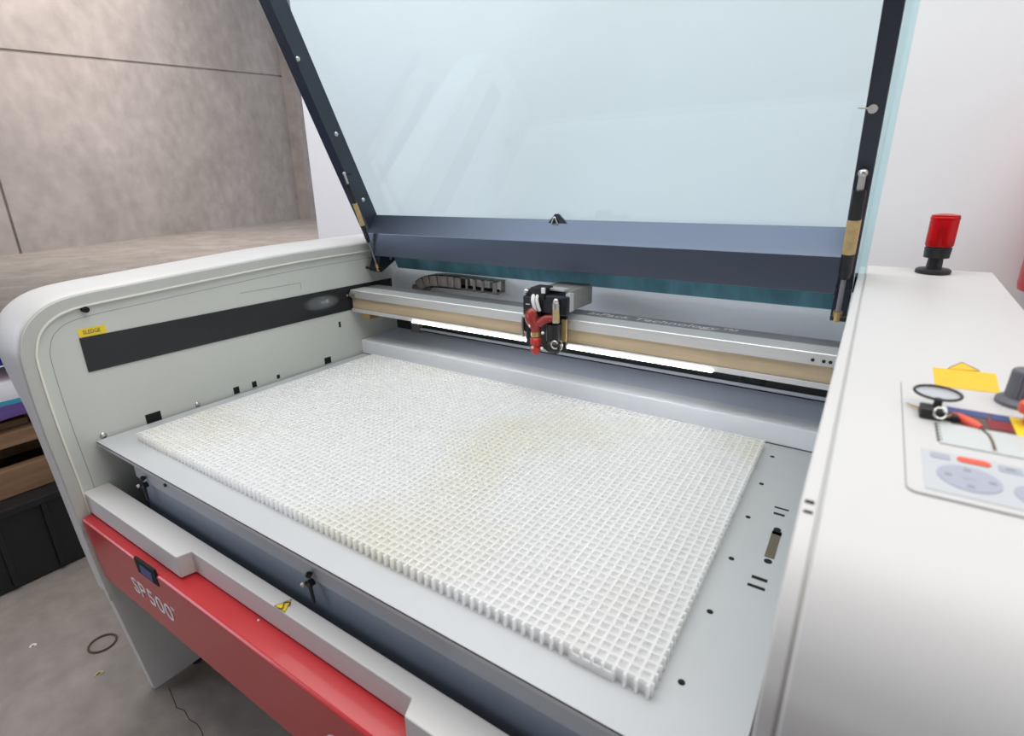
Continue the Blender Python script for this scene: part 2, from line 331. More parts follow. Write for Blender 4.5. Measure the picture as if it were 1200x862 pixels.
bm = B(); strip(bm, R3, inset(RIMP, sgn * 0.0535), -0.0955, -0.0943); obj('groove_line', bm, 'line', h1)
WX = -0.0948
pp = [(0.255, inset(RIMP, sgn * 0.012)[0][1])] + inset(RIMP, sgn * 0.012) + [(-0.858, -0.45), (0.255, -0.45)]
bm = B(); prism(bm, pp, WX - 0.002, WX + 0.0004); ip = obj('inner_panel', bm, 'panel', LC, 'pale grey inner side panel')
# black rail cover slot on the inner panel
bm = B(); box(bm, WX - 0.001, WX + 0.003, -0.772, 0.205, 0.145, 0.2265); rc = obj('rail_cover', bm, 'black', LC, 'long black rail cover along the side panel')
bm = B(); c = at(384, 353, 0, WX + .004); cyl(bm, (WX, c.y, c.z), (WX + 0.005, c.y, c.z), 0.008, 0.006); obj('screw', bm, 'steel', rc)
bm = B(); c = at(407, 346, 0, WX + .004); cyl(bm, (WX, c.y, c.z), (WX + 0.005, c.y, c.z), 0.004); obj('screw', bm, 'steel', rc)
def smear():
    mt = mat('pale_highlight', (0.42, 0.46, 0.48), 0.6); nt = mt.node_tree; p = nt.nodes['Principled BSDF']
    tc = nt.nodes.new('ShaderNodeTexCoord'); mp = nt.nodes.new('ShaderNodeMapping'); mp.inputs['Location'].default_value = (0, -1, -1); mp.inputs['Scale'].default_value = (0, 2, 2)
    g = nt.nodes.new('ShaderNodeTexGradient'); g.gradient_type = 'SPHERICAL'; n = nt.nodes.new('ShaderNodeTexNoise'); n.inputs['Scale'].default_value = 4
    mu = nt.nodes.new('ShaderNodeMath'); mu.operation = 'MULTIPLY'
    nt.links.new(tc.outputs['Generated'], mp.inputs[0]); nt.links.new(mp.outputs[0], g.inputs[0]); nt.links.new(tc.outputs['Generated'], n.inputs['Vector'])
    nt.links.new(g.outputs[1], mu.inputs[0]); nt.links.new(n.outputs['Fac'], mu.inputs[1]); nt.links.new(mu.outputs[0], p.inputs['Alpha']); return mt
c = at(378, 356, 0, WX + .004); bm = B(); ball(bm, (WX + 0.003, c.y, c.z + 0.004), 0.075, (0.008, 1.0, 0.36), 24, 12); obj('painted_highlight', bm, smear(), rc, 'pale painted highlight on the black cover')  # highlight on the black cover, painted as a pale patch fading outwards
def wallsq(px, py, w, h):
    c = at(px, py, 0, WX); bm = B(); box(bm, WX - 0.001, WX + 0.0012, c.y - w / 2, c.y + w / 2, c.z - h / 2, c.z + h / 2); return obj('slot_opening', bm, 'hole', ip)
for a in ((180, 489, 0.036, 0.026), (277, 457, 0.017, 0.02), (298, 450, 0.014, 0.018), (326, 441, 0.010, 0.012), (384, 422, 0.026, 0.022), (398, 380, 0.008, 0.02)): wallsq(*a)
for px, py, r in ((121, 510, 0.008), (231.5, 473.5, 0.007), (281, 468, 0.004), (294, 338, 0.0028), (338, 330, 0.0028)):
    c = at(px, py, 0, WX); bm = B(); ball(bm, (WX, c.y, c.z), r, (0.6, 1, 1)); obj('screw', bm, 'steel', ip)
bm = B(); c = at(98, 362, 0, WX); cyl(bm, (WX, c.y, c.z), (WX + 0.014, c.y, c.z), 0.007); box(bm, WX, WX + 0.006, c.y - 0.03, c.y, c.z + 0.004, c.z + 0.009); obj('stop_pin', bm, 'hole', ip)
bm = B(); a, b = at(281, 343.5, 0, WX), at(352, 331, 0, WX); box(bm, WX, WX + 0.0008, a.y, b.y, a.z - .0007, a.z + .0007); box(bm, WX, WX + 0.0008, b.y - .0012, b.y, a.z - 0.02, a.z); obj('access_seam', bm, 'line', ip)
# small yellow label above the rail cover
c0, c1 = at(93, 396, 0, WX), at(124, 389, 0, WX)
bm = B(); box(bm, WX, WX + 0.0012, c0.y, c1.y + .002, 0.2275, 0.247); lb = obj('warning_label', bm, 'yellow', ip, 'small yellow label with dark lettering')
text_obj('lettering', 'SLEDGE', 0.013, 'brownp', lb, (WX + 0.0014, c0.y + 0.009, 0.2335), (0, 1, 0), (0, 0, 1), width=0.034)

# right-hand console housing
def ct(y): return 0.352 + 0.045 * y
CON = [(0.27, ct(0.27)), (-0.735, ct(-0.735)), (-0.785, 0.3125), (-0.83, 0.298), (-0.864, 0.270), (-0.885, 0.232), (-0.894, 0.185), (-0.894, 0.05), (-0.882, -0.10), (-0.866, -0.33), (-0.822, -0.785),
       (-0.60, -0.785), (-0.60, -0.74), (0.05, -0.74), (0.05, -0.785), (0.27, -0.785)]
CONF = fine_round(CON, 1, 7)
bm = B(); prism(bm, CONF, 1.3800, 1.601)
h2 = obj('console_housing', bm, 'white', LC, 'white console housing with rounded front carrying the controls', bev=0.003)
bm = B(); prism(bm, [(p[0], p[1]) for p in inset(CONF, sgn * 0.003)], 1.3655, 1.3785); obj('edge_trim', bm, 'white', h2, bev=0.0025)
bm = B(); prism(bm, [(p[0], p[1]) for p in inset(CONF, sgn * 0.005)], 1.3783, 1.3802); obj('trim_gap', bm, 'rim', h2)
for yy in (-0.70, 0.16):
    bm = B(); cyl(bm, (1.48, yy, FZ), (1.48, yy, -0.785), 0.03); obj('levelling_foot', bm, 'rubber', h2)
bm = B(); box(bm, 1.3648, 1.3656, -0.82, 0.25, -0.45, 0.24); obj('inner_panel', bm, 'panel', LC)
for px, py in ((948, 592), (946, 604)):
    c = at(px, py, 2, 0.3065 if py < 600 else 0.3035); bm = B(); box(bm, c.x - .0032, c.x + .0032, c.y - .0014, c.y + .0014, c.z - 0.006, c.z + .004); obj('slot_opening', bm, 'hole', h2)

# lower body, back, front
bm = B(); box(bm, -0.094, 1.36, -0.58, 0.28, -0.72, -0.36, 0.004); obj('lower_body', bm, 'panel', LC)
bm = B(); box(bm, -0.094, 1.36, -0.845, 0.22, -0.36, -0.33); obj('chassis_floor', bm, 'dark', LC)
bm = B(); box(bm, -0.094, 1.36, 0.222, 0.28, -0.33, 0.33, 0.003); bp_ = obj('back_panel', bm, 'backpanel', LC, 'pale grey rear inner panel')
bm = B(); box(bm, -0.094, 1.36, 0.218, 0.2225, 0.035, 0.135); obj('recess_shade', bm, 'dark', bp_)  # dark sheet that paints the shade of the recess below the beam
bm = B(); cyl(bm, (0.03, 0.205, 0.0485), (1.358, 0.205, 0.0485), 0.0048); obj('guide_rod', bm, 'backpanel', LC, 'thin metal guide rod under the beam')
bm = B(); box(bm, 0.0, 0.04, 0.195, 0.216, 0.035, 0.075, 0.003); obj('rod_clamp', bm, 'motor', LC)
# rear ledge behind the bed
bm = B(); box(bm, -0.094, 1.358, 0.034, 0.10, -0.02, 0.03, 0.004); lg = obj('rear_ledge', bm, 'backpanel', LC, 'pale metal ledge behind the bed')
bm = B(); prism(bm, [(0.098, 0.028), (0.218, 0.034), (0.218, 0.0), (0.098, 0.0)], -0.094, 1.358); obj('rear_shelf', bm, 'shelf', LC)
# bed
bm = B(); box(bm, -0.086, 1.357, -0.797, 0.033, -0.023, -0.020); box(bm, -0.086, 1.357, -0.797, -0.794, -0.030, -0.0205)
bed = obj('bed_plate', bm, 'plate', LC, 'grey metal bed plate under the white grid')
for k in range(6):
    bm = B(); y = -0.032 - 0.1332 * k; cyl(bm, (1.2765, y, -0.0205), (1.2765, y, -0.0196), 0.0045, seg=14); obj('bolt_hole', bm, 'hole', bed)
def bedbox(name, px, py, w, h, mt='hole', rz=0):
    c = at(px, py, 2, -0.02); bm = B(); box(bm, c.x - w / 2, c.x + w / 2, c.y - h / 2, c.y + h / 2, -0.0205, -0.0194); return obj(name, bm, mt, bed)
bedbox('slot_opening', 916, 596, 0.024, 0.0045); bedbox('slot_opening', 913, 602.5, 0.018, 0.006)
bedbox('slot_opening', 906, 638, 0.0145, 0.078, mat('brown_recess', (0.12, 0.105, 0.07), 0.6)); bedbox('slot_opening', 910.5, 624.5, 0.0145, 0.012)
bedbox('slot_opening', 890, 678, 0.022, 0.007); bedbox('slot_opening', 886, 687.5, 0.024, 0.006)
for px, py in ((911, 620.5), (900, 657.5)):
    c = at(px, py, 2, -0.02); bm = B(); cyl(bm, (c.x, c.y, -0.0205), (c.x, c.y, -0.0194), 0.006); obj('bolt_hole', bm, 'hole', bed)
# tray below the bed plate
bm = B(); box(bm, 0.05, 1.30, -0.770, 0.0, -0.20, -0.033); tr = obj('table_tray', bm, 'tray', LC, 'blue grey tray below the bed plate')
bm = B(); box(bm, 0.035, 1.31, -0.776, -0.768, -0.088, -0.033, 0.001); obj('tray_flange', bm, 'traylip', tr)
def latch(x):
    bm = B(); cyl(bm, (x, -0.775, -0.092), (x, -0.786, -0.092), 0.007); cyl(bm, (x + 0.002, -0.783, -0.094), (x + 0.009, -0.785, -0.126), 0.0035, 0.0028); ball(bm, (x + 0.001, -0.782, -0.074), 0.006)
    l = obj('thumb_latch', bm, 'black', tr, 'small black thumb latch'); bm = B(); ball(bm, (x - 0.007, -0.790, -0.092), 0.0045); obj('screw', bm, 'steel', l)
latch(0.085); latch(0.676)
for px, py in ((194, 568),):
    c = at(px, py, 1, -0.776); bm = B(); cyl(bm, (c.x, -0.776, c.z), (c.x, -0.779, c.z), 0.004); obj('screw', bm, 'black', tr)
# front rail (white) with a cut-back stretch in the middle
RZ = -0.135
prof = [(-0.094, -0.792), (-0.094, -0.848), (0.345, -0.848), (0.352, -0.822), (0.945, -0.822), (0.955, -0.848), (1.362, -0.848), (1.362, -0.792)]
bm = B(); prism(bm, prof, -0.186, RZ, axis=2); fr = obj('front_rail', bm, 'white', LC, 'white front rail with a cut-back stretch', bev=0.003)
a = [at(x, y, 2, RZ + 0.0006) for x, y in ((321, 709.5), (342.5, 701.5), (334, 717.5))]
bm = B(); prism(bm, [(p.x, p.y) for p in a], RZ, RZ + 0.0006, axis=2); wtri = obj('warning_triangle', bm, 'yellow', fr, 'yellow triangular warning sticker')
cen = (a[0] + a[1] + a[2]) / 3
bm = B()
for i in range(3):
    p, q = a[i], a[(i + 1) % 3]; pi, qi = p.lerp(cen, 0.14), q.lerp(cen, 0.14); p2, q2 = p.lerp(cen, 0.04), q.lerp(cen, 0.04)
    poly(bm, [(v.x, v.y, RZ + 0.0011) for v in (p2, q2, qi, pi)])
obj('triangle_border', bm, 'black', wtri)
bm = B(); tube(bm, smooth_path([cen + Vector(v) for v in ((0.009, 0.004, .001), (0.003, 0.010, .001), (-0.004, 0.004, .001), (0.002, -0.002, .001), (0.004, -0.007, .001), (-0.003, -0.009, .001))]), 0.0011, 6); obj('flame_mark', bm, 'brownp', wtri)
# red front panel
RP = [(-0.838, -0.188), (-0.864, -0.192), (-0.868, -0.197), (-0.8555, -0.372), (-0.846, -0.385), (-0.800, -0.385), (-0.800, -0.188)]
bm = B(); prism(bm, RP, -0.080, 1.362); rp = obj('front_panel', bm, 'red', LC, 'red front panel with white lettering', bev=0.002)
def fy(z): return -0.868 + (-0.197 - z) * 0.0714
def front(px, py):
    d = FW + RT * ((px - 600) / F_PX) - UP * ((py - 431) / F_PX); k = 0.0714
    t = (-0.868 - 0.197 * k - CAM.y - k * CAM.z) / (d.y + k * d.z); return CAM + d * t
up_f = Vector((0, -0.0714, 1)).normalized()
s0 = front(163, 697); text_obj('lettering', 'SP', 0.064, 'letter', rp, (s0.x - 0.004, fy(-0.312) - 0.0008, -0.312), (1, 0, 0), up_f, width=0.062)
text_obj('lettering', '500', 0.064, 'letter', rp, (s0.x + 0.067, fy(-0.312) - 0.0008, -0.312), (1, 0, 0), up_f, width=0.106)
text_obj('lettering', 'TM', 0.016, 'letter', rp, (s0.x + 0.176, fy(-0.276) - 0.0008, -0.276), (1, 0, 0), up_f, width=0.014)
h = [front(*p) for p in ((157, 652), (180, 668), (187, 687), (163, 669))]
bm = B(); V0 = [bm.verts.new((v.x, v.y - 0.0014, v.z)) for v in h]; V1 = [bm.verts.new((v.x, v.y + 0.004, v.z)) for v in h]
bm.faces.new(V0); bm.faces.new(V1[::-1])
for i in range(4): bm.faces.new((V0[i], V1[i], V1[(i + 1) % 4], V0[(i + 1) % 4]))
hd = obj('grip_recess', bm, 'hole', rp, 'black grip recess')
c = (h[0] + h[1] + h[2] + h[3]) / 4; bm = B(); box(bm, c.x - 0.02, c.x + 0.03, c.y - 0.0035, c.y, c.z - 0.012, c.z + 0.009, 0.001); obj('grip_insert', bm, 'blue', hd)
c = front(397, 876); bm = B(); tube(bm, [(c.x + 0.020 * math.cos(t), c.y - 0.001, c.z + 0.020 * math.sin(t)) for t in [2 * math.pi * i / 24 for i in range(24)]], 0.006, 6, True)
for v in bm.verts: v.co.y = fy(v.co.z) - (0.0012 if v.co.y < c.y - 0.001 else -0.001)
obj('emblem', bm, 'letter', rp)
bm = B(); c = front(152, 703); box(bm, c.x - 0.008, c.x + 0.022, -0.848, -0.838, -0.393, -0.3845); obj('hinge_tab', bm, 'black', rp)
for px, py in ((303, 726), (481, 848)):
    c = at(px, py, 2, -0.1875); bm = B(); ball(bm, (c.x, c.y, -0.189), 0.003); obj('screw', bm, 'steel', rp)

# ------------------------------------------------------------------ gantry beam and head
bm = B(); prism(bm, [(0.004, 0.213), (0.006, 0.215), (0.068, 0.215), (0.070, 0.213), (0.128, 0.213), (0.128, 0.15), (0.03, 0.136), (0.012, 0.136), (0.004, 0.139), (0.004, 0.151), (0.012, 0.151), (0.012, 0.188), (0.004, 0.188)], -0.088, 1.3595)
gb = obj('gantry_beam', bm, 'alu', LC, 'brushed aluminium beam carrying the laser head', bev=0.0008)
bm = B(); box(bm, -0.086, 1.3592, 0.0085, 0.0125, 0.1525, 0.1865); obj('belt_band', bm, 'brass', gb, 'tan band along the beam')
bm = B(); box(bm, -0.086, 1.3592, 0.071, 0.127, 0.2125, 0.2142); obj('top_strip', bm, 'aludark', gb, 'grey strip with the lettering')
s0, s1 = at(692, 366, 2, 0.2145), at(866, 387, 2, 0.2145)
text_obj('lettering', 'InPack Technology\u2122', 0.036, 'letter', gb, (s0.x, 0.088, 0.2146), (1, 0, 0), (0, 1, 0), extrude=0.0002, shear=0.2, width=s1.x - s0.x)
bm = B(); box(bm, 0.196, 1.124, 0.0, 0.0085, 0.1365, 0.1425); obj('led_strip', bm, 'led', gb, 'glowing white light strip under the beam')
bm = B(); box(bm, -0.088, -0.06, -0.002, 0.006, 0.192, 0.206, 0.001); obj('end_clip', bm, 'motor', gb)
for x in (1.318, 1.338, 1.350):
    bm = B(); cyl(bm, (x, 0.004, 0.199), (x, 0.0025, 0.199), 0.0035); obj('screw', bm, 'black', gb)
for x in (1.19, 1.23):
    bm = B(); cyl(bm, (x, 0.03, 0.137), (x, 0.012, 0.128), 0.006); obj('screw', bm, 'hole', gb)
bm = B(); box(bm, -0.06, -0.02, 0.02, 0.06, 0.115, 0.137, 0.002); obj('end_block', bm, 'gold', gb)

LH = obj('laser_head', box(B(), 0.628, 0.752, -0.006, 0.0035, 0.128, 0.285, 0.003), 'black', LC, 'black and dark red laser head on the beam')
def hp(px, py, y=-0.03): return at(px, py, 1, y)
def hbox(name, px0, py0, px1, py1, y0, y1, mt, bev=0.002, label=None):
    a, b = at(px0, py0, 1, y0), at(px1, py1, 1, y0); bm = B(); box(bm, min(a.x, b.x), max(a.x, b.x), y0, y1, min(a.z, b.z), max(a.z, b.z), bev); return obj(name, bm, mt, LH, label)
bm = B(); box(bm, 0.655, 0.757, 0.0, 0.135, 0.2345, 0.287, 0.002); mo = obj('motor', bm, 'motor', LH, 'grey box motor behind the head')
for y in (0.02, 0.045, 0.07):
    bm = B(); box(bm, 0.756, 0.7575, y, y + 0.003, 0.236, 0.286); obj('seam', bm, 'line', mo)
hbox('front_block', 634, 345, 664, 371, -0.034, -0.006, 'navy', 0.005)
hbox('end_plate', 663, 344, 668, 366, -0.02, 0.0, 'alu', 0.001)
hbox('side_block', 612.5, 346, 634, 372, -0.03, -0.006, 'black', 0.004)
hbox('cap', 621, 336, 638, 352, -0.038, 0.01, 'black', 0.003)
hbox('top_plate', 634, 336.5, 661, 342, -0.010, 0.02, 'alu', 0.001)
hbox('clip', 634, 337, 638, 344, -0.040, -0.034, 'wht', 0.001)
bm = B(); c = hp(617, 341, -0.02); ball(bm, c, 0.009, (1, 1, 0.8)); obj('knob', bm, 'steel', LH)
hbox('mark', 616, 355.5, 620.5, 357, -0.0315, -0.03, 'wht', 0.0)
for dx in (0, 4.5):
    bm = B(); tube(bm, smooth_path([hp(625.5 + dx, 346, -0.036), hp(624.5 + dx, 351, -0.046), hp(626 + dx, 358, -0.046), hp(628 + dx, 364, -0.042)]), 0.0055 - dx * 0.0003, 8); obj('cable', bm, 'wht', LH)
bm = B(); tube(bm, smooth_path([hp(629, 365, -0.04), hp(622.5, 369, -0.048), hp(624, 377, -0.05), hp(628, 384, -0.05), hp(627, 390, -0.05)]), [0.008, 0.013, 0.0150, 0.0155, 0.0155, 0.016, 0.0165, 0.0168, 0.017, 0.017, 0.0168, 0.016, 0.0155, 0.015, 0.0145, 0.014, 0.0135, 0.013, 0.0125, 0.012, 0.012, 0.012, 0.012, 0.012, 0.012][:25], 14)
obj('lens_tube', bm, 'redbrown', LH, 'dark red anodised lens tube')
bm = B(); tube(bm, [hp(629, 380, -0.044), hp(640, 374, -0.042), hp(651, 373, -0.036)], [0.012, 0.012, 0.009], 12); obj('branch_tube', bm, 'redbrown', LH)
bm = B(); a, b = hp(627.5, 388.5, -0.05), hp(628, 394, -0.05); cyl(bm, a, b, 0.0125); obj('collar', bm, 'gold', LH)
a = hp(628, 394, -0.05); zt = a.z; zb = hp(629.5, 416, -0.05).z; H = zt - zb
bm = B(); lathe(bm, a, (0, 0, -1), [(0.010, 0), (0.0145, 0.006), (0.0145, H * 0.42), (0.011, H * 0.45), (0.011, H * 0.56), (0.0150, H * 0.6), (0.0145, H * 0.72), (0.008, H * 0.92), (0.003, H)]); nz = obj('nozzle', bm, 'redbright', LH, 'red conical nozzle')
for px, py in ((624, 407), (635, 408), (636, 390)):
    bm = B(); c = hp(px, py, -0.062); ball(bm, c, 0.004); obj('screw', bm, 'wht', LH)
bm = B(); c = hp(621, 379.5, -0.062); ball(bm, c, 0.009, (0.5, 0.3, 1.0)); obj('tag', bm, 'wht', LH)
a, b = hp(651.5, 355, -0.045), hp(651.5, 378, -0.045); bm = B(); cyl(bm, a, b, 0.0095); obj('air_cylinder', bm, 'steel', LH, 'bright steel air cylinder'); bm = B(); ball(bm, a + Vector((0, 0, 0.004)), 0.008); obj('ball_end', bm, 'steel', LH)
bm = B(); a2, b2 = hp(651.5, 364, -0.0555), hp(651.5, 377, -0.0555); box(bm, a2.x - 0.006, a2.x + 0.006, -0.0565, -0.05, b2.z, a2.z); obj('cylinder_label', bm, 'sticker', LH)
a, b = hp(649, 379, -0.03), hp(649, 399, -0.03); bm = B(); cyl(bm, a, b, 0.020); obj('guide_cylinder', bm, 'black', LH)
a, b = hp(649, 398.5, -0.032), hp(649, 413, -0.032); bm = B(); lathe(bm, a, (0, 0, -1), [(0.018, 0), (0.023, 0.006), (0.022, (a.z - b.z) * 0.7), (0.014, (a.z - b.z))]); cl = obj('clamp_ring', bm, 'black', LH)
c = hp(650, 404, -0.058); bm = B(); tube(bm, [c + Vector((0.010 * math.cos(t), 0, 0.010 * math.sin(t))) for t in [0.4 + 5 * i / 12 for i in range(13)]], 0.002, 6); tube(bm, [c + Vector((0.014 + 0.006 * math.cos(t), 0.004, 0.012 * math.sin(t))) for t in [-1.5 + 3 * i / 8 for i in range(9)]], 0.0016, 6); obj('spring_clip', bm, 'steel', LH)
hbox('side_bracket', 657.5, 374, 663, 401, -0.012, -0.004, 'sticker', 0.001)
bm = B(); tube(bm, smooth_path([hp(612.5, 371, -0.02), hp(612, 382, -0.02), hp(613.5, 394, -0.02)]), 0.003, 8); obj('cable', bm, 'motor', LH)
hbox('side_guard', 613, 372, 621, 389, -0.014, -0.006, 'black', 0.001)
# energy chain lying behind the beam
EC = obj('energy_chain', tube(B(), smooth_path([(0.40, 0.192, 0.222), (0.20, 0.192, 0.224), (0.10, 0.192, 0.218), (0.075, 0.192, 0.19), (0.10, 0.192, 0.16), (0.40, 0.192, 0.155)], 5), 0.010, 6), 'hole', LC, 'curved grey cable chain behind the beam')
arc = smooth_path([(0.415, 0.19, 0.240), (0.30, 0.19, 0.243), (0.19, 0.19, 0.244), (0.12, 0.19, 0.237), (0.075, 0.19, 0.214), (0.062, 0.19, 0.185), (0.075, 0.19, 0.158), (0.12, 0.19, 0.148)], 4)
L = 0.0; pos = [arc[0]]
for i in range(1, len(arc)):
    L += (arc[i] - arc[i - 1]).length
    if L > 0.027: pos.append(arc[i]); L = 0
for i in range(len(pos) - 1):
    a, b = pos[i], pos[i + 1]; d = (b - a).normalized(); n = Vector((0, 1, 0)).cross(d); bm = B(); hh = 0.0205
    def blk(u0, u1, y0, y1, v0, v1):
        vs = [bm.verts.new(a + d * u + Vector((0, y, 0)) + n * v) for u in (u0, u1) for y in (y0, y1) for v in (v0, v1)]
        for f in ((0, 1, 3, 2), (4, 6, 7, 5), (0, 4, 5, 1), (2, 3, 7, 6), (0, 2, 6, 4), (1, 5, 7, 3)): bm.faces.new([vs[k] for k in f])
    ln = (b - a).length
    wf = 0.30 if i < 4 else 0.93
    blk(0.001, ln * wf, -0.028, -0.024, -hh, hh); blk(0.001, ln * wf, 0.02, 0.024, -hh, hh); blk(0.001, ln - 0.002, -0.028, 0.024, hh - 0.003, hh); blk(0.001, ln - 0.002, -0.028, 0.024, -hh, -hh + 0.003)
    obj('chain_link', bm, 'chain', EC)

# ------------------------------------------------------------------ lid
def ly(z): return 0.124 - 0.45 * (z - 0.456)
LU = Vector((0, -0.45, 1)).normalized(); LN = Vector((0, -1, -0.45)).normalized()     # up along the lid; towards the front and down
def lp(x, z, d=0.0): return Vector((x, ly(z), z)) + LN * d
def lbox(bm, x0, x1, z0, z1, d0, d1):
    vs = [bm.verts.new(lp(x, z, d)) for x in (x0, x1) for d in (d0, d1) for z in (z0, z1)]
    for f in ((0, 1, 3, 2), (4, 6, 7, 5), (0, 4, 5, 1), (2, 3, 7, 6), (0, 2, 6, 4), (1, 5, 7, 3)): bm.faces.new([vs[k] for k in f])
    return bm
ZT = 1.24
LID = obj('lid', lbox(B(), -0.115, 1.378, 0.272, ZT, -0.005, 0.0), 'glass', LC, 'pale blue tinted glass lid held open')
bm = B(); lbox(bm, -0.092, -0.050, 0.30, ZT, 0.0, 0.056); obj('lid_bar', bm, 'lidbar', LID, 'blue black side bar of the lid', bev=0.002)
bm = B(); lbox(bm, 1.331, 1.360, 0.30, ZT, 0.0, 0.050); obj('lid_bar', bm, 'lidbar', LID, 'blue black side bar of the lid', bev=0.002)
bm = B(); lbox(bm, -0.05, 1.331, ZT - 0.05, ZT, 0.0, 0.04); obj('lid_bar', bm, 'lidbar', LID, bev=0.002)
q = [lp(0, 0.456, 0), lp(0, 0.460, 0.006), Vector((0, 0.074, 0.400)), Vector((0, 0.078, 0.325)), Vector((0, 0.12, 0.318)), lp(0, 0.318, 0)]
bm = B(); prism(bm, [(p.y, p.z) for p in q], -0.052, 1.333); hb = obj('hinge_beam', bm, 'lidmetal', LID, 'blue black beam along the bottom of the lid', bev=0.0015)
bm = B(); lbox(bm, -0.05, 1.333, 0.270, 0.330, 0.0, 0.006); obj('acrylic_strip', bm, 'teal', LID, 'teal acrylic strip below the beam')
bm = B(); lbox(bm, 1.361, 1.3795, 0.35, ZT, -0.006, 0.001); obj('glass_edge', bm, 'glassedge', LID, 'pale green bare glass edge')
bm = B(); lbox(bm, 1.361, 1.379, 0.315, 0.352, -0.012, 0.004); obj('edge_stop', bm, 'black', LID)
for px, py in ((352, 68), (397, 156), (428.5, 233)):
    c = at(px - 3, py + 1, 0, -0.05); bm = B(); ball(bm, c, 0.007, (0.6, 1, 1)); obj('screw', bm, 'steel', LID)
for px, py in ((546, 258.5), (594, 260.5), (723, 267), (784, 269.5), (850, 274), (933, 278)):
    c = at(px, py, 1, ly(0.45) - 0.004); bm = B(); cyl(bm, c + Vector((0, 0.006, 0)), c - Vector((0, 0.004, 0)), 0.006); obj('screw', bm, 'black', LID)
c = at(653, 259.5, 1, ly(0.455) - 0.012)
bm = B(); tri = [(c.x - 0.028, c.z - 0.006), (c.x - 0.006, c.z + 0.020), (c.x + 0.004, c.z + 0.020), (c.x + 0.034, c.z - 0.006)]; prism(bm, tri, c.y - 0.003, c.y + 0.004, axis=1); lt = obj('lid_catch', bm, 'lidbar', LID, 'small pointed black catch')
bm = B(); tube(bm, smooth_path([(c.x - 0.014, c.y - 0.006, c.z - 0.004), (c.x - 0.005, c.y - 0.008, c.z + 0.012), (c.x + 0.004, c.y - 0.006, c.z - 0.006)]), 0.002, 6); obj('wire_loop', bm, 'steel', lt)
# corner foot brackets
def foot(x0, x1, sg):
    pr = [lp(0, 0.35, 0.052), lp(0, 0.35, 0.0), Vector((0, 0.196, 0.318)), Vector((0, 0.190, 0.296)), Vector((0, 0.12, 0.262)), Vector((0, 0.098, 0.27))]
    bm = B(); prism(bm, [(p.y, p.z) for p in pr], x0, x1); f = obj('foot_bracket', bm, 'lidbar', LID, 'black foot bracket of the lid', bev=0.0015)
    for y, z in ((0.165, 0.305), (0.135, 0.335)):
        bm = B(); xx = x1 if sg > 0 else x0; cyl(bm, (xx, y, z), (xx + sg * 0.003, y, z), 0.005); obj('screw', bm, 'steel', f)
foot(-0.088, -0.048, 1); foot(1.331, 1.360, -1)
def strut(x, xb, pt, pb, r):
    pt, pb = Vector((x, *pt)), Vector((x, *pb)); d = (pb - pt)
    bm = B(); cyl(bm, pt + d * 0.10, pt + d * 0.66, r); st = obj('gas_strut', bm, 'black', LC, 'black gas strut with tan sticker holding the lid')
    bm = B(); cyl(bm, pt + d * 0.62, pt + d * 0.70, r * 1.05, r * 0.8); obj('strut_collar', bm, 'black', st)
    bm = B(); cyl(bm, pt + d * 0.66, pt + d * 0.97, r * 0.42); obj('strut_rod', bm, 'aludark', st)
    bm = B(); cyl(bm, pt + d * 0.29, pt + d * 0.52, r * 1.03); obj('strut_sticker', bm, 'sticker', st)
    bm = B(); cyl(bm, pt + d * 0.0, pt + d * 0.11, r * 0.5); ball(bm, pt, r * 0.7); obj('strut_end', bm, 'steel', st)
    bm = B(); cyl(bm, pb - d * 0.05, pb + d * 0.02, r * 0.75); obj('strut_end', bm, 'gold', st)
    s = -1 if xb < x else 1
    bm = B(); cyl(bm, pb + Vector((-s * 0.012, 0, 0)), Vector((xb, pb.y, pb.z)), r * 0.6); obj('strut_pin', bm, 'black', st)
    bm = B(); cyl(bm, pt, pt + Vector((s * 0.004, 0.03, 0.0)), r * 0.5); obj('strut_pin', bm, 'black', st)
strut(-0.036, -0.094, (-0.012, 0.588), (0.092, 0.279), 0.0072)
strut(1.3445, 1.362, (0.006, 0.560), (0.072, 0.277), 0.0115)
cz = 0.685; p = lp(1.342, cz, 0.050)
bm = B(); cyl(bm, p, p + LN * 0.004, 0.0075); cyl(bm, p + LN * 0.003, p + LN * 0.005 + Vector((-0.022, 0, 0.004)), 0.0014); obj('lid_button', bm, 'steel', LID)

# ------------------------------------------------------------------ warning beacon on the console
BX, BY = 1.497, 0.222; BZ = ct(BY)
bm = B(); lathe(bm, (BX, BY, BZ), (0, 0, 1), [(0.031, 0), (0.031, 0.007), (0.027, 0.010), (0.014, 0.012), (0.013, 0.030), (0.022, 0.032), (0.0235, 0.052), (0.021, 0.054)])
bc = obj('warning_beacon', bm, 'black', LC, 'red warning beacon on a black foot')
bm = B(); lathe(bm, (BX, BY, BZ + 0.0545), (0, 0, 1), [(0.0225, 0), (0.0245, 0.004), (0.0245, 0.055), (0.0252, 0.0555), (0.0252, 0.0585), (0.0240, 0.060), (0.0240, 0.063), (0.012, 0.0655), (0.001, 0.066)]); obj('beacon_dome', bm, 'bred', bc, 'translucent red dome')
bm = B(); cyl(bm, (BX, BY, BZ + 0.056), (BX, BY, BZ + 0.066), 0.017); cyl(bm, (BX, BY, BZ + 0.056), (BX, BY, BZ + 0.095), 0.006); obj('lamp_holder', bm, 'black', bc)

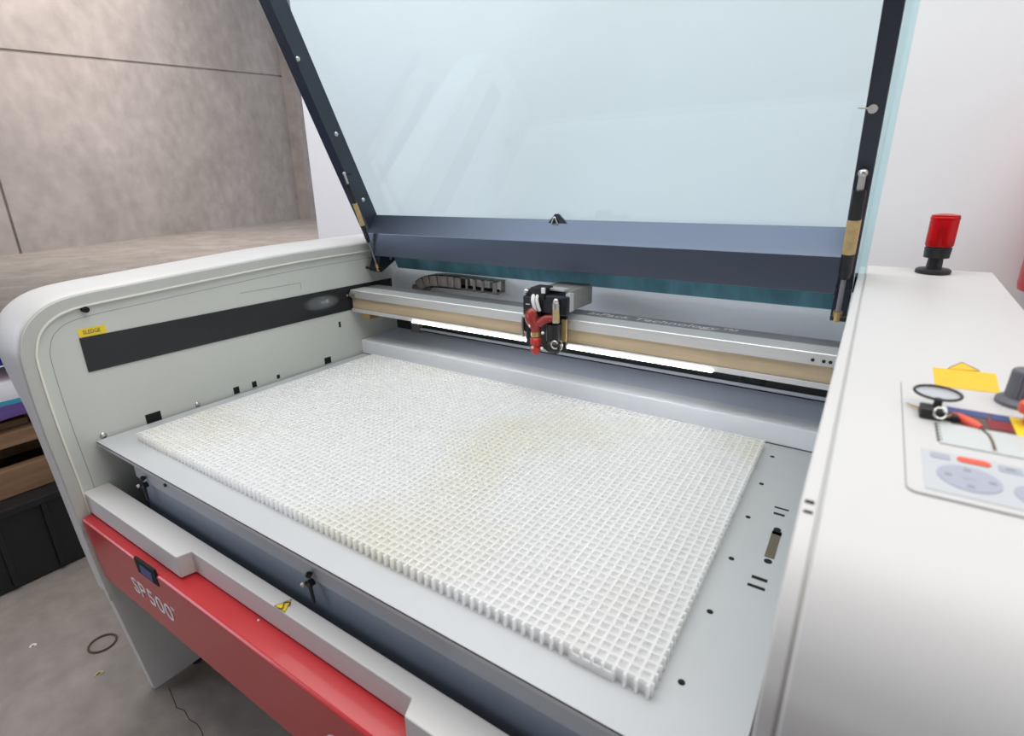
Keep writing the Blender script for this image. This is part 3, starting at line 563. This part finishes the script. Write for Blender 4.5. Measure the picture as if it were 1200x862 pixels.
# ------------------------------------------------------------------ control panel on the console
def top(px, py, h=0.0):
    d = FW + RT * ((px - 600) / F_PX) - UP * ((py - 431) / F_PX); t = (0.352 + h + 0.045 * CAM.y - CAM.z) / (d.z - 0.045 * d.y); return CAM + d * t
def cbox(name, x0, x1, y0, y1, h, mt, parent, bev=0.0, label=None, rnd=0.0, base=0.0):
    if rnd:
        pts = []
        for cx, cy, a0 in ((x1 - rnd, y1 - rnd, 0), (x0 + rnd, y1 - rnd, 90), (x0 + rnd, y0 + rnd, 180), (x1 - rnd, y0 + rnd, 270)):
            for k in range(6): t = math.radians(a0 + 18 * k); pts.append((cx + rnd * math.cos(t), cy + rnd * math.sin(t)))
    else: pts = [(x0, y0), (x1, y0), (x1, y1), (x0, y1)]
    bm = B(); prism(bm, pts, 0, 1, axis=2)
    for v in bm.verts: v.co.z = ct(v.co.y) + (base + h if v.co.z > 0.5 else base - 0.001)
    return obj(name, bm, mt, parent, label, bev=bev)
def cell(name, cx, cy, rx, ry, h, mt, parent, label=None, base=0.0, n=28):
    bm = B(); prism(bm, [(cx + rx * math.cos(2 * math.pi * k / n), cy + ry * math.sin(2 * math.pi * k / n)) for k in range(n)], 0, 1, axis=2)
    for v in bm.verts: v.co.z = ct(v.co.y) + (base + h if v.co.z > 0.5 else base - 0.001)
    return obj(name, bm, mt, parent, label)
cbox('panel_outline', 1.4322, 1.590, -0.7445, -0.4925, 0.0005, 'line', LC, rnd=0.008)
CP = cbox('control_panel', 1.4330, 1.5892, -0.7437, -0.4933, 0.0010, 'panelwhite', LC, label='white control panel with keypad and display', rnd=0.0075)
h = 0.0010
cbox('keypad', 1.4445, 1.580, -0.736, -0.664, 0.0006, 'keypad', CP, base=h)
cell('arrow_pad', 1.4735, -0.7055, 0.0205, 0.0205, 0.0006, 'keyblue', CP, 'pale lilac oval arrow pad', base=h + .0006)
cell('arrow_pad', 1.518, -0.712, 0.0185, 0.0175, 0.0006, 'keyblue', CP, base=h + .0006)
for dx, dy in ((-0.013, 0), (0.0145, 0), (0.0, 0.014), (0.0, -0.013)): cbox('arrow_key', 1.4735 + dx - 0.0022, 1.4735 + dx + 0.0022, -0.7055 + dy - 0.0014, -0.7055 + dy + 0.0014, 0.0004, 'line', CP, base=h + .0012)
cbox('arrow_key', 1.4695, 1.4775, -0.7065, -0.7045, 0.0003, 'keyblue', CP, base=h + .0012)
cbox('stop_key', 1.4685, 1.4905, -0.6775, -0.6685, 0.0010, 'btnred', CP, rnd=0.0042, base=h + .0006, label='orange red stop key')
cbox('key', 1.4505, 1.4640, -0.6790, -0.6690, 0.0005, 'keyblue', CP, rnd=0.002, base=h + .0006)
cbox('key', 1.4950, 1.5100, -0.6800, -0.6690, 0.0005, 'keyblue', CP, rnd=0.002, base=h + .0006)
cbox('key_mark', 1.4995, 1.5055, -0.6755, -0.6730, 0.0003, 'line', CP, base=h + .0012)
cbox('display', 1.4585, 1.560, -0.6470, -0.6000, 0.0016, 'lcd', CP, base=h, bev=0.0006, label='pale display window')
for k in range(6):
    cbox('scale_tick', 1.4570, 1.4605, -0.6060 - 0.0072 * k, -0.6047 - 0.0072 * k, 0.0021, 'brownp', CP, base=h)
    cbox('scale_tick', 1.4945, 1.4980, -0.6100 - 0.0068 * k, -0.6088 - 0.0068 * k, 0.0021, 'gold', CP, base=h)
cbox('blue_band', 1.4700, 1.500, -0.5690, -0.5540, 0.0008, 'blue', CP, base=h); cbox('blue_band', 1.5035, 1.530, -0.5690, -0.5540, 0.0008, 'blue', CP, base=h)
cbox('brown_band', 1.4700, 1.530, -0.5960, -0.5530, 0.0004, 'brownp', CP, base=h)
cbox('red_band', 1.4985, 1.519, -0.5930, -0.5710, 0.0009, 'maroon', CP, base=h)
cbox('yellow_base', 1.5170, 1.575, -0.6000, -0.5560, 0.0012, 'yellow', CP, base=h)
kx, ky = 1.5315, -0.512; kz = ct(ky) + h
bm = B(); lathe(bm, (kx, ky, kz), (0, -0.045, 1), [(0.0205, 0), (0.0205, 0.004), (0.0175, 0.0065), (0.0145, 0.008), (0.0138, 0.034), (0.0125, 0.036), (0.001, 0.0362)], 48)
for v in bm.verts:
    dx, dy = v.co.x - kx, v.co.y - ky; rr_ = math.hypot(dx, dy)
    if 0.011 < rr_ < 0.0165 and round((math.atan2(dy, dx) / (2 * math.pi) * 48)) % 2: v.co.x = kx + dx * 0.94; v.co.y = ky + dy * 0.94
kn = obj('rotary_knob', bm, 'knob', CP, 'slate grey rotary knob')
ex, ey = 1.5330, -0.566; ez = ct(ey) + h
bm = B(); lathe(bm, (ex, ey, ez), (0, 0, 1), [(0.008, 0), (0.008, 0.010), (0.0135, 0.012), (0.0145, 0.016), (0.0135, 0.021), (0.009, 0.0235), (0.001, 0.024)]); obj('emergency_button', bm, 'btnred', CP, 'red emergency stop button on a yellow base')

# ------------------------------------------------------------------ things lying on the console
a = [top(*p, h=0.0006) for p in ((1093, 430), (1167, 437.5), (1172, 460.5), (1096, 451.5))]
bm = B(); V0 = [bm.verts.new(p - Vector((0, 0, 0.0006))) for p in a]; V1 = [bm.verts.new(p) for p in a]
bm.faces.new(V1); bm.faces.new(V0[::-1])
for i in range(4): bm.faces.new((V0[i], V0[(i + 1) % 4], V1[(i + 1) % 4], V1[i]))
nt_ = empty('yellow_note', (a[0] + a[2]) / 2, 'amber yellow paper note lying behind the loupe', 'note')
obj('paper_sheet', bm, 'note', nt_)
bm = B(); pk = [top(1111, 432, .0006), top(1127, 425.2, .0008), top(1148, 435, .0006)]
V0 = [bm.verts.new(p) for p in pk]; V1 = [bm.verts.new(p + Vector((0, 0, 0.0006))) for p in pk]; bm.faces.new(V0[::-1]); bm.faces.new(V1)
for i in range(3): bm.faces.new((V0[i], V0[(i + 1) % 3], V1[(i + 1) % 3], V1[i]))
obj('paper_flap', bm, 'note', nt_)
bm = B(); tube(bm, [p + Vector((0, 0, 0.0009)) for p in pk], 0.0004, 5); obj('drawn_line', bm, 'brownp', nt_)

lo = empty('magnifying_loupe', (1.458, -0.56, ct(-0.56) + 0.001), 'black ringed magnifying loupe resting on the control panel', 'magnifier')
rc_ = top(1099, 460, 0.018); rr = 0.0190
bm = B(); tube(bm, [rc_ + Vector((rr * math.cos(t), rr * math.sin(t), 0.05 * rr * math.sin(t))) for t in [2 * math.pi * i / 40 for i in range(40)]], 0.0014, 10, True); obj('lens_ring', bm, 'rubber', lo)
bm = B(); lathe(bm, rc_ - Vector((0, 0, 0.001)), (0, 0, 1), [(0.0175, 0), (0.0175, 0.001), (0.010, 0.0018), (0.001, 0.002)]); obj('lens', bm, 'lens', lo)
b0 = top(1090, 484, 0.004); z0 = ct(b0.y) + 0.001
bm = B(); box(bm, b0.x - 0.009, b0.x + 0.009, b0.y - 0.010, b0.y + 0.010, z0, z0 + 0.010, 0.0015); obj('holder', bm, 'rubber', lo)
bm = B(); tube(bm, [(b0.x + 0.004, b0.y + 0.004, z0 + 0.009), (rc_.x, rc_.y - rr, rc_.z)], 0.0035, 8); obj('neck', bm, 'rubber', lo)
bm = B(); box(bm, b0.x + 0.006, b0.x + 0.022, b0.y - 0.006, b0.y + 0.003, z0, z0 + 0.006, 0.0015); obj('holder_arm', bm, 'rubber', lo)
tp = top(1062, 472, 0.003); bm = B(); cyl(bm, (b0.x - 0.006, b0.y + 0.006, z0 + 0.004), tp, 0.0018, 0.0005, 10); obj('metal_tip', bm, 'gold', lo)
ky_ = empty('key_fob', (1.483, -0.58, ct(-0.58) + 0.001), 'red key fob with wire ring lying beside the loupe', 'key fob')
p0, p1 = top(1116, 485, 0.004), top(1150, 501, 0.004); mid = (p0 + p1) / 2
bm = B(); tube(bm, [p0.lerp(p1, k / 6) for k in range(7)], [0.0022, 0.0036, 0.0042, 0.0044, 0.0044, 0.0040, 0.0024], 12); obj('fob_body', bm, 'btnred', ky_)
rg = top(1102, 484, 0.012); bm = B(); tube(bm, [rg + Vector((0.0048 * math.cos(t), 0.003 * math.sin(t), 0.0044 * math.sin(t))) for t in [2 * math.pi * i / 24 for i in range(24)]], 0.0009, 7, True); obj('key_ring', bm, 'steel', ky_)
bm = B(); tube(bm, [rg + Vector((0.006, 0, -0.002)), p0], 0.0011, 7); obj('ring_link', bm, 'gold', ky_)
bm = B(); tube(bm, smooth_path([p1, top(1158, 509, 0.003), top(1163, 517, 0.003), top(1166, 527, 0.003)]), 0.0009, 7); obj('wire_tail', bm, 'brownp', ky_)

# ------------------------------------------------------------------ white cutting grid on the bed
CG = empty('cutting_grid', (0.625, -0.371, -0.02), 'white acrylic egg-crate cutting grid lying on the bed plate', 'grid')
GZ = 0.020
bm = B(); box(bm, 0.0, 1.2545, -0.00155, 0.00155, 0, GZ); me_x = bpy.data.meshes.new('slat'); bm.to_mesh(me_x); bm.free(); me_x.materials.append(M['acrylic'])
bm = B(); box(bm, -0.00155, 0.00155, -0.7425, 0.0, 0, GZ); me_y = bpy.data.meshes.new('slat'); bm.to_mesh(me_y); bm.free(); me_y.materials.append(M['acrylic'])
bm = B(); box(bm, 0.001, 1.249, -0.733, -0.001, -0.0200, -0.0042); obj('cell_brightener', bm, 'acrylic', CG, 'white sheet added inside the grid cells to brighten them')  # added white sheet, raised between the slats so the cells look brighter
NX, NY = 88, 53
for k in range(NY):
    link('slat', me_x, CG, Vector((0, -0.0025 - k * (0.7325 / (NY - 1)), -0.0200 + ZO)))
for k in range(NX + 1):
    link('slat', me_y, CG, Vector((0.0013 + k * (1.2480 / NX), 0, -0.0200 + ZO)))
bm = B(); box(bm, 1.148, 1.206, -0.7425, -0.7400, -0.0200, -0.007); obj('slat_offcut', bm, 'acrylic', CG)

# ------------------------------------------------------------------ pallet with sacks beside the machine
PX = -1.03
tl = empty('plastic_crate', (-1.44, -0.75, FZ), 'black plastic crate on the floor under the wooden pallet', 'crate')
bm = B(); box(bm, -1.82, -0.965, -1.32, -0.18, FZ, -0.497, 0.01); obj('crate_body', bm, 'black', tl)
bm = B(); box(bm, -1.84, -0.945, -1.34, -0.16, -0.515, -0.486, 0.006); obj('crate_rim', bm, 'black', tl)
for k in range(9):
    y = -1.30 + k * 0.135; bm = B(); box(bm, -0.967, -0.950, y, y + 0.018, FZ + 0.02, -0.51, 0.003); obj('crate_rib', bm, 'black', tl)
pa = empty('wooden_pallet', (-1.43, -0.75, -0.485), 'brown wooden pallet under the printed sacks', 'pallet')
for x in (-1.03, -1.43, -1.83):
    bm = B(); box(bm, x - 0.045, x, -1.35, -0.15, -0.485, -0.385, 0.003); obj('runner', bm, 'wood', pa)
    for y in (-1.30, -1.0, -0.50, -0.20):
        bm = B(); box(bm, x - 0.10, x - 0.02, y - 0.05, y + 0.05, -0.385, -0.305); obj('block', bm, 'wood', pa)
for k in range(7):
    y = -1.35 + k * 0.18; bm = B(); box(bm, -1.88, -1.09, y, y + 0.12, -0.255, -0.232, 0.002); obj('deck_board', bm, 'wood', pa)
for x in (-1.03, -1.43, -1.83):
    bm = B(); box(bm, x - 0.10, x, -1.35, -0.15, -0.305, -0.255, 0.003); obj('stringer_board', bm, 'wood', pa)
def sack_mat(name, bands):
    mt = bpy.data.materials.new(name); mt.use_nodes = True; nt = mt.node_tree; p = nt.nodes['Principled BSDF']; p.inputs['Roughness'].default_value = 0.4
    tc = nt.nodes.new('ShaderNodeTexCoord'); sx = nt.nodes.new('ShaderNodeSeparateXYZ'); nt.links.new(tc.outputs['Generated'], sx.inputs[0])
    n = nt.nodes.new('ShaderNodeTexNoise'); n.inputs['Scale'].default_value = 3; nt.links.new(tc.outputs['Generated'], n.inputs['Vector'])
    ad = nt.nodes.new('ShaderNodeMath'); ad.operation = 'MULTIPLY_ADD'; ad.inputs[1].default_value = 0.12; nt.links.new(n.outputs['Fac'], ad.inputs[0]); nt.links.new(sx.outputs[2], ad.inputs[2])
    cr = nt.nodes.new('ShaderNodeValToRGB'); cr.color_ramp.interpolation = 'CONSTANT'; e = cr.color_ramp.elements
    while len(e) > 1: e.remove(e[-1])
    e[0].position = 0; e[0].color = (*bands[0][1], 1)
    for q, c in bands[1:]: k = e.new(q); k.color = (*c, 1)
    nt.links.new(ad.outputs[0], cr.inputs[0]); nt.links.new(cr.outputs[0], p.inputs['Base Color']); return mt
def sack(name, x0, x1, y0, y1, z0, z1, mt, label):
    t = bmesh.new(); bmesh.ops.create_cube(t, size=2); bmesh.ops.subdivide_edges(t, edges=t.edges[:], cuts=9, use_grid_fill=True)
    for v in t.verts:
        x, y, z = v.co; e = max(abs(x), abs(y)); k = (1 - 0.75 * max(0, e - 0.45) ** 1.5)
        v.co = Vector(((x0 + x1) / 2 + x * (x1 - x0) / 2 + 0.006 * math.sin(9 * y + 3 * z), (y0 + y1) / 2 + y * (y1 - y0) / 2, z0 + (z1 - z0) * (0.5 + 0.5 * z * k) + 0.004 * math.sin(7 * x + 11 * y)))
    lo_ = min(v.co.z for v in t.verts)
    for v in t.verts: v.co.z += z0 - lo_
    for f in t.faces: f.smooth = True
    return tag(obj(name, t, mt, None), label, 'sack')
sack('printed_sack', -1.85, -1.02, -1.36, -0.12, -0.232, -0.055, sack_mat('white_purple_print', [(0, (0.10, 0.06, 0.22)), (0.30, (0.12, 0.07, 0.28)), (0.47, (0.05, 0.33, 0.50)), (0.57, (0.75, 0.76, 0.82))]), 'white sack with purple and turquoise print lying on the pallet')
sack('printed_sack', -1.86, -1.015, -1.38, -0.12, -0.036, 0.042, sack_mat('blue_print', [(0, (0.70, 0.70, 0.78)), (0.17, (0.55, 0.10, 0.20)), (0.24, (0.72, 0.70, 0.78)), (0.30, (0.004, 0.012, 0.20))]), 'deep blue sack lying on top of the white one')

# ------------------------------------------------------------------ bits on the floor and wall
c = at(120.5, 754, 2, FZ); bm = B(); tube(bm, [c + Vector((0.036 * math.cos(t), 0.036 * math.sin(t), 0.003)) for t in [2 * math.pi * i / 32 for i in range(32)]], 0.003, 8, True)
tag(obj('rubber_ring', bm, mat('rusty_ring', (0.09, 0.06, 0.035), 0.7)), 'thin brown ring lying on the concrete floor', 'ring')
for i, (px, py, r, cc, lab) in enumerate(((116, 790, 0.010, (0.55, 0.45, 0.2), 'small curled tan scrap lying on the floor near the brown ring'), (39, 757, 0.008, (0.9, 0.9, 0.9), 'tiny white paper scrap lying on the concrete floor'))):
    c = at(px, py, 2, FZ); bm = B(); pts = []
    tube(bm, [c + Vector((r * 0.6 * math.cos(t), r * math.sin(t), 0.002 + 0.002 * math.cos(2 * t))) for t in [0.3 + 4.2 * k / 8 for k in range(9)]], 0.0026, 6)
    tag(obj('paper_scrap', bm, mat('scrap', cc, 0.8)), lab, 'scrap')
fx = empty('fire_extinguisher', (1.80, 0.40, 0.28), 'red fire extinguisher hanging on the white wall past the console', 'extinguisher')
e0 = at(1191, 343, 1, 0.40); R = 0.065; EX = e0.x + R; EZ = e0.z
fx.location = Vector((EX, 0.42, EZ + ZO)); WL[fx.name] = fx.location.copy()
bm = B(); lathe(bm, (EX, 0.42, EZ), (0, 0, 1), [(0.05, 0), (0.062, 0.006), (R, 0.02), (R, 0.33), (0.055, 0.37), (0.03, 0.395), (0.018, 0.40), (0.018, 0.42)]); obj('cylinder_body', bm, 'red', fx)
bm = B(); box(bm, EX - 0.012, EX + 0.012, 0.36, 0.46, EZ + 0.42, EZ + 0.45, 0.003); obj('valve_handle', bm, 'black', fx)
bm = B(); tube(bm, smooth_path([(EX + 0.01, 0.40, EZ + 0.43), (EX + 0.08, 0.38, EZ + 0.40), (EX + 0.085, 0.39, EZ + 0.2), (EX + 0.08, 0.40, EZ + 0.08)]), 0.009, 10); obj('hose', bm, 'rubber', fx)
bm = B(); box(bm, EX - 0.03, EX + 0.03, 0.484, 0.5, EZ + 0.12, EZ + 0.38, 0.002); obj('wall_bracket', bm, 'steel', fx)
